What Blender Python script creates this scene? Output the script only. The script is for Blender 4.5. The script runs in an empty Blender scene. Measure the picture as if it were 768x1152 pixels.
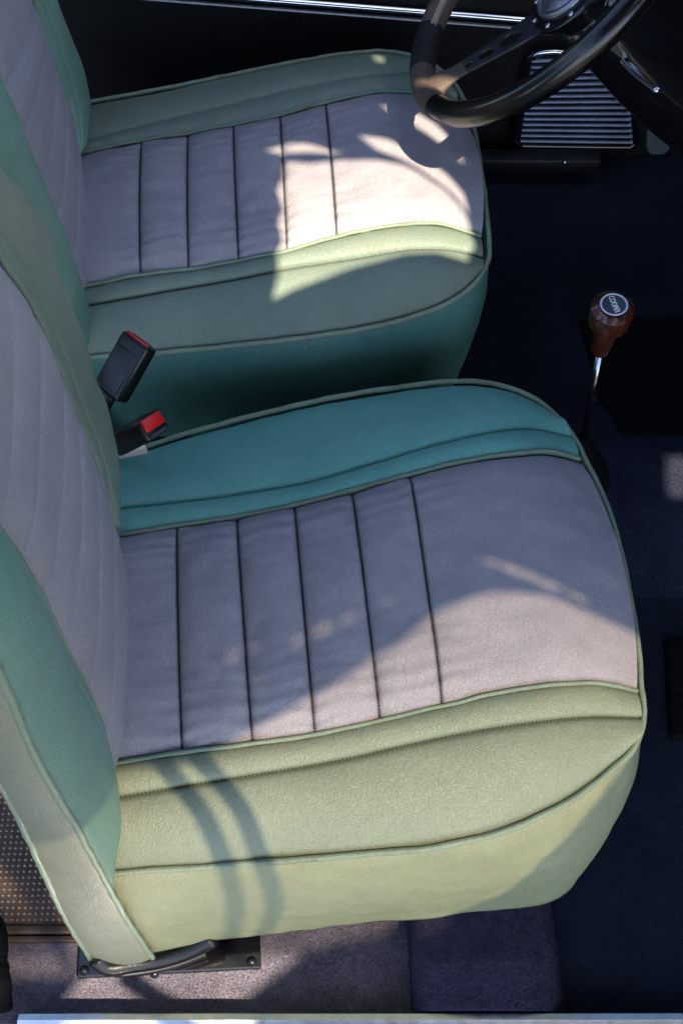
import bpy, bmesh, math, random
import numpy as np
from mathutils import Vector, Matrix, noise as mnoise
random.seed(7); rng = np.random.default_rng(7)
sc = bpy.context.scene
COL = sc.collection

# ------------------------------------------------------------------ camera
FPX = 1320.0; PITCH = math.radians(59)
CAM = np.array([0, 0, 1.3])
FW = np.array([0, math.cos(PITCH), -math.sin(PITCH)]); UP = np.array([0, math.sin(PITCH), math.cos(PITCH)])
RT = np.array([1.0, 0, 0])
cd = bpy.data.cameras.new('camera'); cam = bpy.data.objects.new('camera', cd); COL.objects.link(cam)
cam.location = CAM; cam.rotation_euler = (math.radians(90) - PITCH, 0, 0)
cd.sensor_fit = 'VERTICAL'; cd.sensor_height = 36; cd.lens = 36 * FPX / 1152
cd.clip_start = 0.02; cd.clip_end = 200
sc.camera = cam
def ray(x, y): return RT * (x - 384) + UP * (576 - y) + FW * FPX
def PZ(x, y, z): d = ray(x, y); return CAM + d * (z - 1.3) / d[2]          # measured point at a known height
def PY(x, y, v): d = ray(x, y); return CAM + d * v / d[1]                    # ... on a known lateral plane
def PF(x, y, x0, y0, sl):                                                    # ... on a back-rest face x = x0+sl*(y-y0)
    d = ray(x, y); t = (x0 - sl * y0) / (d[0] - sl * d[1]); return CAM + d * t
def PS(x, y, y0, k):                                                         # ... on a leaning side face y = y0+k*z
    d = ray(x, y); t = (y0 + k * 1.3) / (d[1] - k * d[2]); return CAM + d * t

# ------------------------------------------------------------------ materials
def mat(name): 
    m = bpy.data.materials.new(name); m.use_nodes = True
    return m, m.node_tree, m.node_tree.nodes['Principled BSDF']
def nd(nt, t, **k):
    n = nt.nodes.new(t)
    for a, v in k.items():
        if a in n.inputs: n.inputs[a].default_value = v
        else: setattr(n, a, v)
    return n
def ramp(nt, fac, stops):
    r = nt.nodes.new('ShaderNodeValToRGB'); e = r.color_ramp.elements
    while len(e) < len(stops): e.new(0.5)
    for q, (p, c) in zip(e, stops): q.position = p; q.color = (*c, 1)
    nt.links.new(fac, r.inputs[0]); return r.outputs[0]
def leather(name, c1, c2, stain, rough=.46, grain=.42, stain_amt=.3):
    m, nt, b = mat(name); L = nt.links.new
    tc = nd(nt, 'ShaderNodeTexCoord')
    big = nd(nt, 'ShaderNodeTexNoise', Scale=9.0, Detail=6.0, Roughness=.6); L(tc.outputs['Object'], big.inputs['Vector'])
    colr = ramp(nt, big.outputs['Fac'], [(.3, c1), (.7, c2)])
    st = nd(nt, 'ShaderNodeTexNoise', Scale=28.0, Detail=8.0, Roughness=.7); L(tc.outputs['Object'], st.inputs['Vector'])
    sf = ramp(nt, st.outputs['Fac'], [(.55, (0, 0, 0)), (.8, (stain_amt,) * 3)])
    mx = nd(nt, 'ShaderNodeMixRGB'); L(sf, mx.inputs[0]); L(colr, mx.inputs[1]); mx.inputs[2].default_value = (*stain, 1)
    # tiny worn specks and pores
    sp = nd(nt, 'ShaderNodeTexVoronoi', Scale=95.0); L(tc.outputs['Object'], sp.inputs['Vector'])
    spr = ramp(nt, sp.outputs['Distance'], [(.035, (.55,) * 3), (.06, (0, 0, 0))])
    spn = nd(nt, 'ShaderNodeTexNoise', Scale=22.0, Detail=2.0); L(tc.outputs['Object'], spn.inputs['Vector'])
    spm = nd(nt, 'ShaderNodeMath', operation='MULTIPLY'); L(spr, spm.inputs[0]); L(ramp(nt, spn.outputs['Fac'], [(.6, (0, 0, 0)), (.66, (1, 1, 1))]), spm.inputs[1])
    mx2 = nd(nt, 'ShaderNodeMixRGB'); L(spm.outputs[0], mx2.inputs[0]); L(mx.outputs[0], mx2.inputs[1]); mx2.inputs[2].default_value = (.1, .07, .05, 1)
    # leather cells: darker in the grooves
    vo = nd(nt, 'ShaderNodeTexVoronoi', feature='DISTANCE_TO_EDGE', Scale=600.0)
    wn = nd(nt, 'ShaderNodeTexNoise', Scale=260.0, Detail=3.0); L(tc.outputs['Object'], wn.inputs['Vector'])
    add = nd(nt, 'ShaderNodeVectorMath', operation='MULTIPLY_ADD'); L(wn.outputs['Color'], add.inputs[0]); add.inputs[1].default_value = (.003, .003, .003); L(tc.outputs['Object'], add.inputs[2])
    L(add.outputs[0], vo.inputs['Vector'])
    cell = ramp(nt, vo.outputs['Distance'], [(0, (0, 0, 0)), (.22, (1, 1, 1))])
    dk = nd(nt, 'ShaderNodeMixRGB', blend_type='MULTIPLY'); dk.inputs[0].default_value = .22; L(mx2.outputs[0], dk.inputs[1]); L(cell, dk.inputs[2])
    L(dk.outputs[0], b.inputs['Base Color'])
    # creases: stretched noise
    mp = nd(nt, 'ShaderNodeMapping'); mp.inputs['Scale'].default_value = (60, 22, 40); mp.inputs['Rotation'].default_value = (0, 0, .6); L(tc.outputs['Object'], mp.inputs['Vector'])
    cr = nd(nt, 'ShaderNodeTexNoise', Scale=1.6, Detail=7.0, Roughness=.62, Distortion=1.2); L(mp.outputs[0], cr.inputs['Vector'])
    mpf = nd(nt, 'ShaderNodeMapping'); mpf.inputs['Scale'].default_value = (1, .45, .7); mpf.inputs['Rotation'].default_value = (.2, .1, .9); L(tc.outputs['Object'], mpf.inputs['Vector'])
    wn2 = nd(nt, 'ShaderNodeTexNoise', Scale=70.0, Detail=3.0); L(tc.outputs['Object'], wn2.inputs['Vector'])
    ad2 = nd(nt, 'ShaderNodeVectorMath', operation='MULTIPLY_ADD'); L(wn2.outputs['Color'], ad2.inputs[0]); ad2.inputs[1].default_value = (.009, .009, .009); L(mpf.outputs[0], ad2.inputs[2])
    fv = nd(nt, 'ShaderNodeTexVoronoi', feature='DISTANCE_TO_EDGE', Scale=340.0); L(ad2.outputs[0], fv.inputs['Vector'])
    fine = ramp(nt, fv.outputs['Distance'], [(0, (0, 0, 0)), (.07, (.7, .7, .7)), (.25, (1, 1, 1))])
    b1 = nd(nt, 'ShaderNodeBump', Strength=.30, Distance=.0040); L(cr.outputs['Fac'], b1.inputs['Height'])
    b2 = nd(nt, 'ShaderNodeBump', Strength=grain, Distance=.0005); L(cell, b2.inputs['Height']); L(b1.outputs[0], b2.inputs['Normal'])
    b3 = nd(nt, 'ShaderNodeBump', Strength=.55, Distance=.00045); L(fine, b3.inputs['Height']); L(b2.outputs[0], b3.inputs['Normal'])
    L(b3.outputs[0], b.inputs['Normal'])
    rr = nd(nt, 'ShaderNodeMapRange'); rr.inputs['To Min'].default_value = rough - .08; rr.inputs['To Max'].default_value = rough + .12
    L(st.outputs['Fac'], rr.inputs['Value']); L(rr.outputs[0], b.inputs['Roughness'])
    b.inputs['Specular IOR Level'].default_value = .5
    return m
def simple(name, c, rough=.5, metal=0.0, bump=0.0, bscale=200.0, var=.15, coat=0.0, bdist=.001):
    m, nt, b = mat(name); L = nt.links.new
    tc = nd(nt, 'ShaderNodeTexCoord')
    n = nd(nt, 'ShaderNodeTexNoise', Scale=bscale * .15, Detail=6.0); L(tc.outputs['Object'], n.inputs['Vector'])
    L(ramp(nt, n.outputs['Fac'], [(.3, tuple(x * (1 - var) for x in c)), (.7, tuple(min(1, x * (1 + var)) for x in c))]), b.inputs['Base Color'])
    rr = nd(nt, 'ShaderNodeMapRange'); rr.inputs['To Min'].default_value = max(.02, rough * .75); rr.inputs['To Max'].default_value = min(1, rough * 1.3)
    L(n.outputs['Fac'], rr.inputs['Value']); L(rr.outputs[0], b.inputs['Roughness'])
    b.inputs['Metallic'].default_value = metal; b.inputs['Coat Weight'].default_value = coat; b.inputs['Coat Roughness'].default_value = .06
    if bump:
        n2 = nd(nt, 'ShaderNodeTexNoise', Scale=bscale, Detail=4.0); L(tc.outputs['Object'], n2.inputs['Vector'])
        bb = nd(nt, 'ShaderNodeBump', Strength=bump, Distance=bdist); L(n2.outputs['Fac'], bb.inputs['Height']); L(bb.outputs[0], b.inputs['Normal'])
    return m
def carpet_mat(name, c1, c2):
    m, nt, b = mat(name); L = nt.links.new
    tc = nd(nt, 'ShaderNodeTexCoord')
    n = nd(nt, 'ShaderNodeTexNoise', Scale=700.0, Detail=3.0, Roughness=.7); L(tc.outputs['Object'], n.inputs['Vector'])
    n2 = nd(nt, 'ShaderNodeTexNoise', Scale=14.0, Detail=5.0); L(tc.outputs['Object'], n2.inputs['Vector'])
    a = nd(nt, 'ShaderNodeMath', operation='MULTIPLY_ADD'); a.inputs[1].default_value = .35; L(n2.outputs['Fac'], a.inputs[0]); L(n.outputs['Fac'], a.inputs[2])
    lv = nd(nt, 'ShaderNodeTexVoronoi', Scale=38.0); L(tc.outputs['Object'], lv.inputs['Vector'])
    lm = nd(nt, 'ShaderNodeMixRGB'); L(ramp(nt, lv.outputs['Distance'], [(.018, (.8,) * 3), (.03, (0, 0, 0))]), lm.inputs[0]); L(ramp(nt, a.outputs[0], [(.5, c1), (.92, c2)]), lm.inputs[1]); lm.inputs[2].default_value = (.3, .28, .26, 1)
    L(lm.outputs[0], b.inputs['Base Color'])
    b.inputs['Roughness'].default_value = .95; b.inputs['Specular IOR Level'].default_value = .08
    b.inputs['Sheen Weight'].default_value = .25 if 'mauve' in name else .04; b.inputs['Sheen Roughness'].default_value = .5
    bb = nd(nt, 'ShaderNodeBump', Strength=1.0, Distance=.003); L(n.outputs['Fac'], bb.inputs['Height'])
    bb2 = nd(nt, 'ShaderNodeBump', Strength=.5, Distance=.01); L(n2.outputs['Fac'], bb2.inputs['Height']); L(bb.outputs[0], bb2.inputs['Normal'])
    L(bb2.outputs[0], b.inputs['Normal'])
    return m
M_LIL = leather('lilac_leather', (.305, .282, .318), (.385, .353, .383), (.22, .18, .18), rough=.37)
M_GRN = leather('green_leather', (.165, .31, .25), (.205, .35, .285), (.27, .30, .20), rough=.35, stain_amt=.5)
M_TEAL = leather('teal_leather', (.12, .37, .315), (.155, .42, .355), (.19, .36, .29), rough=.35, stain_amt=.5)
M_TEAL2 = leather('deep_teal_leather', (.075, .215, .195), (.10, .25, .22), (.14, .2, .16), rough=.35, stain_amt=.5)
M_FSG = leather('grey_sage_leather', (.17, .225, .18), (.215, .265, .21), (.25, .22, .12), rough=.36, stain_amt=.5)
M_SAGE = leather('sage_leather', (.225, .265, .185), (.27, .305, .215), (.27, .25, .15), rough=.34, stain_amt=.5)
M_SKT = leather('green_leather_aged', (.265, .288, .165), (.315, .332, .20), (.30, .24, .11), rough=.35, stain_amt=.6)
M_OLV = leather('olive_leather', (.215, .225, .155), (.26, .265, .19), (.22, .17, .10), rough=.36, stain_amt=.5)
M_PIP = leather('piping_leather', (.19, .26, .18), (.26, .32, .23), (.16, .11, .06), rough=.36, stain_amt=.8)
M_THR = simple('dark_thread', (.035, .035, .04), .8)
M_CRP = carpet_mat('sunlit_mauve_carpet', (.010, .014, .045), (.36, .31, .385))  # same carpet as the floor, lightened to paint in sunlight
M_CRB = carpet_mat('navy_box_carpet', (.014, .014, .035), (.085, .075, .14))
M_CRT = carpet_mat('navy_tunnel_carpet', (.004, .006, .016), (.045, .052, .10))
M_CRN = carpet_mat('shaded_navy_carpet', (.003, .005, .012), (.026, .034, .066))  # same carpet again, darkened to paint in the footwell shade
M_BLKP = simple('black_plastic', (.004, .004, .005), .34, bump=.15, bscale=900)
M_BLKG = simple('black_gloss_paint', (.006, .006, .008), .13, coat=.6)
M_BLKM = simple('black_satin_metal', (.008, .008, .011), .38, bump=.15, bscale=300)
M_RUB = simple('black_rubber', (.0025, .0025, .003), .85, bump=.5, bscale=500); M_RUB.node_tree.nodes['Principled BSDF'].inputs['Specular IOR Level'].default_value = .12
M_VNL = simple('black_door_trim', (.0015, .0015, .002), .75, bump=.4, bscale=400)
M_CHR = simple('chrome', (.75, .77, .82), .12, metal=1.0, var=.05)
M_ALU = simple('brushed_aluminium', (.62, .65, .72), .3, metal=1.0, var=.1, bump=.15, bscale=500)
M_ALD = simple('dull_aluminium', (.35, .36, .40), .42, metal=1.0, var=.2, bump=.3, bscale=260)
M_RIB = simple('ribbed_alloy', (.15, .175, .24), .42, metal=1.0, var=.25, bscale=120)
M_SPK = simple('satin_navy_black_metal', (.018, .019, .028), .42)
M_BRN = simple('brown_metal', (.065, .040, .028), .42, metal=.35, var=.3, bump=.3, bscale=300)
M_BRD = simple('worn_metal_studs', (.30, .24, .19), .4, metal=.5, var=.25)
M_RED = simple('red_plastic', (.62, .008, .006), .35, var=.08)
M_RIM = simple('glossy_black_brown_rim', (.0045, .004, .004), .22, bump=.25, bscale=500, coat=.25, var=.3, bdist=.0006)
M_TAN = leather('worn_tan_leather', (.085, .058, .045), (.125, .088, .068), (.05, .04, .035), rough=.55, grain=.4, stain_amt=.4)
M_NVL = leather('navy_rim_leather', (.004, .005, .010), (.007, .008, .015), (.03, .03, .04), rough=.4, grain=.3)
M_LAC = simple('cream_lacing', (.30, .25, .20), .7, var=.2)
M_WHT = simple('emblem_pale_enamel', (.62, .55, .62), .3)
M_GRY = simple('grey_rubber', (.04, .04, .045), .6)
def wood():
    m, nt, b = mat('varnished_wood'); L = nt.links.new
    tc = nd(nt, 'ShaderNodeTexCoord'); mp = nd(nt, 'ShaderNodeMapping'); mp.inputs['Scale'].default_value = (1, 1, .18); L(tc.outputs['Object'], mp.inputs[0])
    w = nd(nt, 'ShaderNodeTexNoise', Scale=180.0, Detail=6.0, Distortion=2.0); L(mp.outputs[0], w.inputs['Vector'])
    L(ramp(nt, w.outputs['Fac'], [(.35, (.012, .003, .002)), (.52, (.055, .011, .005)), (.7, (.12, .028, .010))]), b.inputs['Base Color'])
    b.inputs['Roughness'].default_value = .3; b.inputs['Coat Weight'].default_value = 1; b.inputs['Coat Roughness'].default_value = .04
    return m
M_WOOD = wood()
def filter_mat(tint):
    m = bpy.data.materials.new('sun_filter'); m.use_nodes = True; nt = m.node_tree; nt.nodes.clear(); L = nt.links.new
    o = nd(nt, 'ShaderNodeOutputMaterial'); t = nd(nt, 'ShaderNodeBsdfTransparent'); t.inputs[0].default_value = tint
    g = nd(nt, 'ShaderNodeBsdfGlossy'); g.inputs['Roughness'].default_value = .02
    x = nd(nt, 'ShaderNodeMixShader'); x.inputs[0].default_value = .06; L(t.outputs[0], x.inputs[1]); L(g.outputs[0], x.inputs[2]); L(x.outputs[0], o.inputs[0]); return m
M_GLS = filter_mat((.58, .555, .52, 1)); M_GL2 = filter_mat((.6, .58, .58, 1))  # filters for the added unseen panes that weaken the sun

# ------------------------------------------------------------------ mesh helpers
def link(name, me, m, parent=None, smooth=True):
    o = bpy.data.objects.new(name, me); COL.objects.link(o)
    if m: me.materials.append(m)
    if smooth: me.polygons.foreach_set('use_smooth', [True] * len(me.polygons))
    if parent is not None:
        o.parent = parent; o.matrix_parent_inverse = Matrix.Translation(-parent.location)
    return o
def tag(o, label=None, cat=None, group=None, kind=None):
    if label: o['label'] = label
    if cat: o['category'] = cat
    if group: o['group'] = group
    if kind: o['kind'] = kind
    return o
def empty(name, loc, label, cat, group=None):
    o = bpy.data.objects.new(name, None); COL.objects.link(o); o.location = loc; o.empty_display_size = .05
    return tag(o, label, cat, group)
def grid(G, closed_v=False):
    nu, nv = G.shape[:2]; idx = np.arange(nu * nv).reshape(nu, nv); F = []
    for j in range(nv if closed_v else nv - 1):
        k = (j + 1) % nv
        a = idx[:-1, j]; b = idx[1:, j]; c = idx[1:, k]; d = idx[:-1, k]
        F += list(zip(a.tolist(), b.tolist(), c.tolist(), d.tolist()))
    return G.reshape(-1, 3), F
class MB:
    def __init__(s): s.V = []; s.F = []
    def add(s, V, F):
        n = len(s.V); s.V += [tuple(map(float, v)) for v in V]; s.F += [tuple(i + n for i in f) for f in F]; return s
    def grid(s, G, closed=False): return s.add(*grid(np.asarray(G), closed))
    def tube(s, P, r, n=10, caps=True, closed=False):
        P = np.asarray(P, float); m = len(P); r = np.broadcast_to(np.asarray(r, float), (m,))
        T = np.gradient(P, axis=0)
        if closed: T = np.roll(P, -1, 0) - np.roll(P, 1, 0)
        T /= np.linalg.norm(T, axis=1)[:, None] + 1e-12
        nrm = np.cross(T[0], [0.13, .2, .97]); nrm /= np.linalg.norm(nrm); R = []
        for i in range(m):
            nrm = nrm - T[i] * (nrm @ T[i]); nrm /= np.linalg.norm(nrm) + 1e-12; bn = np.cross(T[i], nrm)
            a = np.linspace(0, 2 * np.pi, n, endpoint=False)
            R.append(P[i] + r[i] * (np.cos(a)[:, None] * nrm + np.sin(a)[:, None] * bn))
        R = np.array(R)
        if closed: R = np.concatenate([R, R[:1]])
        base = len(s.V); s.grid(R, True)
        if caps and not closed:
            s.F.append(tuple(base + i for i in range(n))[::-1]); s.F.append(tuple(base + (m - 1) * n + i for i in range(n)))
        return s
    def lathe(s, prof, o, ax, n=40):
        o = np.array(o, float); ax = np.array(ax, float); ax /= np.linalg.norm(ax)
        u = np.cross(ax, [0, 1, 0.03]); u /= np.linalg.norm(u); v = np.cross(ax, u)
        a = np.linspace(0, 2 * np.pi, n, endpoint=False)
        G = np.array([[o + ax * h + r * (math.cos(t) * u + math.sin(t) * v) for t in a] for r, h in prof])
        base = len(s.V); s.grid(G, True)
        s.F.append(tuple(base + i for i in range(n))[::-1]); s.F.append(tuple(base + (len(prof) - 1) * n + i for i in range(n)))
        return s
    def box(s, c, h, R=None, bev=0.0, seg=2):
        bm = bmesh.new(); bmesh.ops.create_cube(bm, size=2.0)
        for v in bm.verts: v.co = Vector((v.co.x * h[0], v.co.y * h[1], v.co.z * h[2]))
        if bev: bmesh.ops.bevel(bm, geom=list(bm.edges), offset=bev, segments=seg, affect='EDGES', profile=.5)
        R = np.eye(3) if R is None else np.asarray(R)           # columns = axes
        bm.verts.ensure_lookup_table()
        V = [np.array(c) + R @ np.array(v.co) for v in bm.verts]; F = [[v.index for v in f.verts] for f in bm.faces]
        bm.free(); return s.add(V, F)
    def prism(s, poly, h, o, u, v, w, bev=0):                    # outline in (u,v), thickness +-h along w
        o, u, v, w = map(lambda q: np.array(q, float), (o, u, v, w)); n = len(poly)
        V = [o + u * a + v * b + w * k for k in (-h, h) for a, b in poly]
        F = [tuple(range(n))[::-1], tuple(range(n, 2 * n))] + [(i, (i + 1) % n, n + (i + 1) % n, n + i) for i in range(n)]
        return s.add(V, F)
    def build(s, name, m, parent=None, smooth=True, auto=None):
        me = bpy.data.meshes.new(name); me.from_pydata(s.V, [], s.F); me.update()
        bm = bmesh.new(); bm.from_mesh(me); bmesh.ops.recalc_face_normals(bm, faces=bm.faces)
        if auto:
            for e in bm.edges:
                if len(e.link_faces) == 2 and e.calc_face_angle(0) > math.radians(auto): e.smooth = False
        bm.to_mesh(me); bm.free()
        return link(name, me, m, parent, smooth)
def cubic(us, P, u):
    """smooth interpolation of control points P at parameters us (monotone-ish finite-difference hermite)"""
    us = np.asarray(us, float); P = np.asarray(P, float); d = np.diff(P, axis=0) / np.diff(us)[:, None]
    T = np.zeros_like(P); T[0] = d[0]; T[-1] = d[-1]
    h = np.diff(us)[:, None]
    T[1:-1] = (d[:-1] * h[1:] + d[1:] * h[:-1]) / (h[1:] + h[:-1])
    i = np.clip(np.searchsorted(us, u, side='right') - 1, 0, len(us) - 2); hh = (us[i + 1] - us[i])[:, None]; t = ((u - us[i]) / (us[i + 1] - us[i]))[:, None]
    return (2*t**3-3*t**2+1)*P[i] + (t**3-2*t**2+t)*hh*T[i] + (-2*t**3+3*t**2)*P[i+1] + (t**3-t**2)*hh*T[i+1]
def spline(P, n):
    P = np.asarray(P, float); s = np.concatenate([[0], np.cumsum(np.linalg.norm(np.diff(P, axis=0), axis=1))])
    Q = cubic(s, P, np.linspace(0, s[-1], n * 4)); s2 = np.concatenate([[0], np.cumsum(np.linalg.norm(np.diff(Q, axis=0), axis=1))])
    u = np.linspace(0, s2[-1], n); return np.stack([np.interp(u, s2, Q[:, k]) for k in range(3)], 1)
def nz(p, sc_, seed=0.0): return mnoise.noise(Vector((p[0] * sc_ + seed, p[1] * sc_ - seed * .7, p[2] * sc_ + seed * .3)))
def panel(name, m, parent, stA, stB, disp, segs, nt=70, crown=.012, puff=.0062, groove=.0050, gw=.0015, bulge=None, edge=.006, wr=.0015, thread=True, seed=0.0, lastpuff=.5, bow=None, cA=None, cB=None, gath=1.0):
    """upholstered panel between two lists of station points, with a stitched groove at every inner station"""
    k = len(stA) - 1; us = np.arange(k + 1, dtype=float); U = []
    for i in range(k):
        n = segs[i]; a = np.linspace(0, 1, n, endpoint=False); a = .5 - .5 * np.cos(np.pi * a); a = .5 - .5 * np.cos(np.pi * a); U += list(i + a)
    U.append(float(k)); U = np.array(U)
    def on(st, curve):
        if curve is None: return cubic(us, st, U)
        Q = spline(curve, 1500); ids = [int(np.argmin(((Q - np.array(p)) ** 2).sum(1))) for p in st]; ids[0] = 0; ids[-1] = 1499
        f = np.interp(U, us, ids); i0 = np.clip(f.astype(int), 0, 1498); fr_ = (f - i0)[:, None]; return Q[i0] * (1 - fr_) + Q[i0 + 1] * fr_
    A = on(stA, cA); B = on(stB, cB); W = .5 - .5 * np.cos(np.linspace(0, np.pi, nt)); W = .6 * W + .4 * np.linspace(0, 1, nt)
    disp = np.array(disp, float); G = np.zeros((len(U), nt, 3)); seg_len = np.linalg.norm(np.diff((np.array(stA) + np.array(stB)) / 2, axis=0), axis=1)
    width = np.linalg.norm(A - B, axis=1).mean()
    lines = {i: [] for i in range(1, k)}
    for iu, u in enumerate(U):
        i = min(int(u), k - 1); fr = u - i
        dl = fr * seg_len[i] if i > 0 else 9; dr = (1 - fr) * seg_len[i] if i < k - 1 else 9
        if fr == 0 and i > 0: dl = 0
        d = min(dl, dr); g = -groove * math.exp(-(d / gw) ** 2)
        last = i == k - 1
        if last: pf = lastpuff * (1 - math.exp(-fr * seg_len[i] / .02)) * (lambda q: q * q * (3 - 2 * q))(min(1, (1 - fr) * seg_len[i] / .10))
        elif i == 0: pf = 1 - (fr) ** 4
        else: pf = 1 - abs(2 * fr - 1) ** 3
        wb = (max(0, u - (k - 1)) ** 1.5) if bulge is not None else 0
        for j, t in enumerate(W):
            e = 4 * t * (1 - t); P = A[iu] * (1 - t) + B[iu] * t
            if bow is not None:
                P = P + np.array(bow) * e
            if bulge is not None: P = P + np.array(bulge) * wb * e
            edg = -edge * (math.exp(-t * width / .008) + math.exp(-(1 - t) * width / .008))
            ends = min(1, min(t, 1 - t) * width / .03)
            # gathers radiating from the seam ends
            # long diagonal pulls in the rear pleats
            pull = .0016 * gath * math.exp(-u / 1.2) * math.sin(95 * (P[0] * 1.2 + P[1] * .8) + 4 * nz(P, 9, seed)) * max(0, nz(P, 7, seed + 8) + .2)
            gat = pull + .0015 * gath * (math.exp(-d / .03)) * math.exp(-min(t, 1 - t) * width / .045) * math.sin((t * width * 420) + 3 * nz(P, 30, seed))
            h = crown * e ** .6 + (puff * pf + g) * (.25 + .75 * ends) + edg + gat + wr * nz(P, 14, seed) + wr * .6 * nz(P, 45, seed + 3)
            G[iu, j] = P + disp * h
        if fr == 0 and 0 < i < k: lines[i] = [G[iu, j] for j in range(nt)]
    o = MB().grid(G).build(name, m, parent)
    if thread:
        for i in range(1, k):
            L_ = spline(np.array(lines[i]) + disp * (groove * .30), 260); mb = MB()
            q = 0
            while q < 258:                                       # a row of stitches, one short stitch after another
                mb.tube(L_[q:q + 3] + disp * np.array([[0], [.0004], [0]]), .0007, 5); q += 3
            mb.build('stitching', M_THR, o)
    return o, G
def loft3(I, Mm, O, n, nv, vm, disp, pf, seed, groove=.004, wr=.0012):
    I = spline(I, n); Mm = spline(Mm, n); O = spline(O, n); V = np.linspace(0, 1, nv); V = np.sort(np.concatenate([V, vm + np.array([-.015, -.007, 0, .007, .015])]))
    G = np.zeros((n, len(V), 3)); w = np.linalg.norm(I - O, axis=1).mean(); disp = np.array(disp, float)
    sm = []
    for j, v in enumerate(V):
        a = (v - vm) * (v - 1) / (vm); b = v * (v - 1) / (vm * (vm - 1)); c = v * (v - vm) / (1 - vm)
        P = I * a + Mm * b + O * c
        fr = v / vm if v < vm else (v - vm) / (1 - vm)
        h = pf * (4 * fr * (1 - fr)) ** .8 * (1.0 if v > vm else .6) - groove * math.exp(-(abs(v - vm) * w / .0022) ** 2)
        h -= .003 * (math.exp(-v * w / .004) + math.exp(-(1 - v) * w / .004))
        hh = np.array([h + wr * nz(p, 16, seed) + wr * .5 * nz(p, 50, seed) for p in P])
        G[:, j] = P + disp * hh[:, None]
        if abs(v - vm) < 1e-9: sm = G[:, j].copy()
    return G, sm
def piping(name, P, parent, r=.0028, m=None, seed=0, n=None):
    P = spline(P, n or max(60, int(np.linalg.norm(np.diff(P, axis=0), axis=1).sum() / .0025)))
    rr = np.array([r * (1 + .10 * nz(p, 60, seed) + .07 * nz(p, 220, seed)) for p in P])
    P = P + np.array([[.0008 * nz(p, 40, seed), .0008 * nz(p, 40, seed + 5), .0006 * nz(p, 60, seed + 9)] for p in P])
    return MB().tube(P, rr, 9).build(name, m or M_PIP, parent)
def stitches(P, parent, lift, step=.0035, r=.0006):
    P = spline(P, int(np.linalg.norm(np.diff(P, axis=0), axis=1).sum() / step) * 3 + 3); mb = MB()
    for q in range(0, len(P) - 3, 3): mb.tube(P[q:q + 3] + np.array(lift), r, 5)
    return mb.build('stitching', M_THR, parent)

# ------------------------------------------------------------------ the two seats
def px(L, z): return [PZ(a, b, z if not isinstance(z, (list, tuple, np.ndarray)) else z[i]) for i, (a, b) in enumerate(L)]
def seat(root, cfg):
    zi, zo, zb = cfg['zi'], cfg['zo'], cfg['zb']
    k = len(cfg['A']); zz = [zi] * (k - 1) + [cfg['zf']]
    A = px(cfg['A'], zz); B = px(cfg['B'], zz)
    # front inner piping line == outer piping at the nose
    zA = np.full(len(cfg['innear']), zi); zA[-1] = cfg['zf']; zA[-2] = zi * .6 + cfg['zf'] * .4
    IN = np.array(px(cfg['innear'], list(zA))); 
    zF = np.full(len(cfg['infar']), zi); zF[-1] = cfg['zf']; zF[-2] = zi * .6 + cfg['zf'] * .4
    IF = np.array(px(cfg['infar'], list(zF)))
    cush, G = panel('cushion_centre_panel', M_LIL, root, A, B, (0, 0, 1), cfg['segs'], bulge=cfg['bulge'], seed=cfg['seed'], crown=cfg.get('crown', .012), nt=80, wr=.0024, cA=IN, cB=IF)
    ON = np.array(px(cfg['outnear'], zo)); OF = np.array(px(cfg['outfar'], zo)); FR = np.array(px(cfg['front'], list(cfg['frontz'])))
    ms = .55 * zi + .45 * zi
    def zlin(n, last): z = np.full(n, zi - .004); z[-1] = last; z[-2] = (zi - .004 + last) / 2; return list(z)
    SN = np.array(px(cfg['seamnear'], zlin(len(cfg['seamnear']), cfg['zf'] - .003))); SF = np.array(px(cfg['seamfar'], zlin(len(cfg['seamfar']), cfg['zf'] - .003)))
    for (I, S_, O, sd, dsp) in ((IN, SN, ON, 1.3, (0, -.35, .94)), (IF, SF, OF, 4.1, (0, .35, .94))):
        Gs, sm = loft3(I, S_, O, 240, 44, .34, dsp, .007, sd + cfg['seed'])
        o = MB().grid(Gs).build('cushion_side_panel', cfg['mn'] if I is IN else cfg['mf'], root)
        stitches(sm, o, (0, 0, .0007))
        piping('piping', I + np.array([0, 0, .0012]), o, r=.0022, seed=sd)
    full = np.concatenate([ON, FR, OF[::-1]])
    cc = full.mean(0); od = full - cc; od[:, 2] = 0; od /= np.linalg.norm(od, axis=1)[:, None]
    piping('outer_piping', full + od * .0030 + [0, 0, .0012], root, r=.0031, seed=cfg['seed'])
    # skirt: from the outer piping down to the lower hem
    n = 420; top = spline(full, n); bot = spline(np.array(cfg['hem']), n)
    nv = 36; Gk = np.zeros((n, nv, 3)); cen = full.mean(0)
    for j, v in enumerate(np.linspace(0, 1, nv)):
        for i in range(n):
            P = top[i] * (1 - v) + bot[i] * v
            out = P - cen; out[2] = 0; out /= np.linalg.norm(out) + 1e-9
            b = .015 * math.sin(math.pi * v ** .75) + .004 * nz(P * [1, 1, .5], 11, cfg['seed']) * min(1, v * 5) + .0014 * nz(P, 40, 2 + cfg['seed']) + .0022 * v ** 2 * nz(P * [1, 1, .2], 26, 7.0)
            b -= .003 * math.exp(-v * 40)
            Gk[i, j] = P + out * b
    # rolled hem at the bottom
    for q in range(1, 4):
        row = Gk[:, -1].copy() if q == 1 else row
    hem_in = bot + (cen - bot) * [.06, .06, 0] + [0, 0, .004]
    Gk = np.concatenate([Gk, hem_in[:, None]], 1)
    MB().grid(Gk).build('skirt', cfg['ms'], root)
    # closed underside
    MB().add(list(hem_in), [tuple(range(n))]).build('seat_base', M_BLKM, root)
    return full

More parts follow.
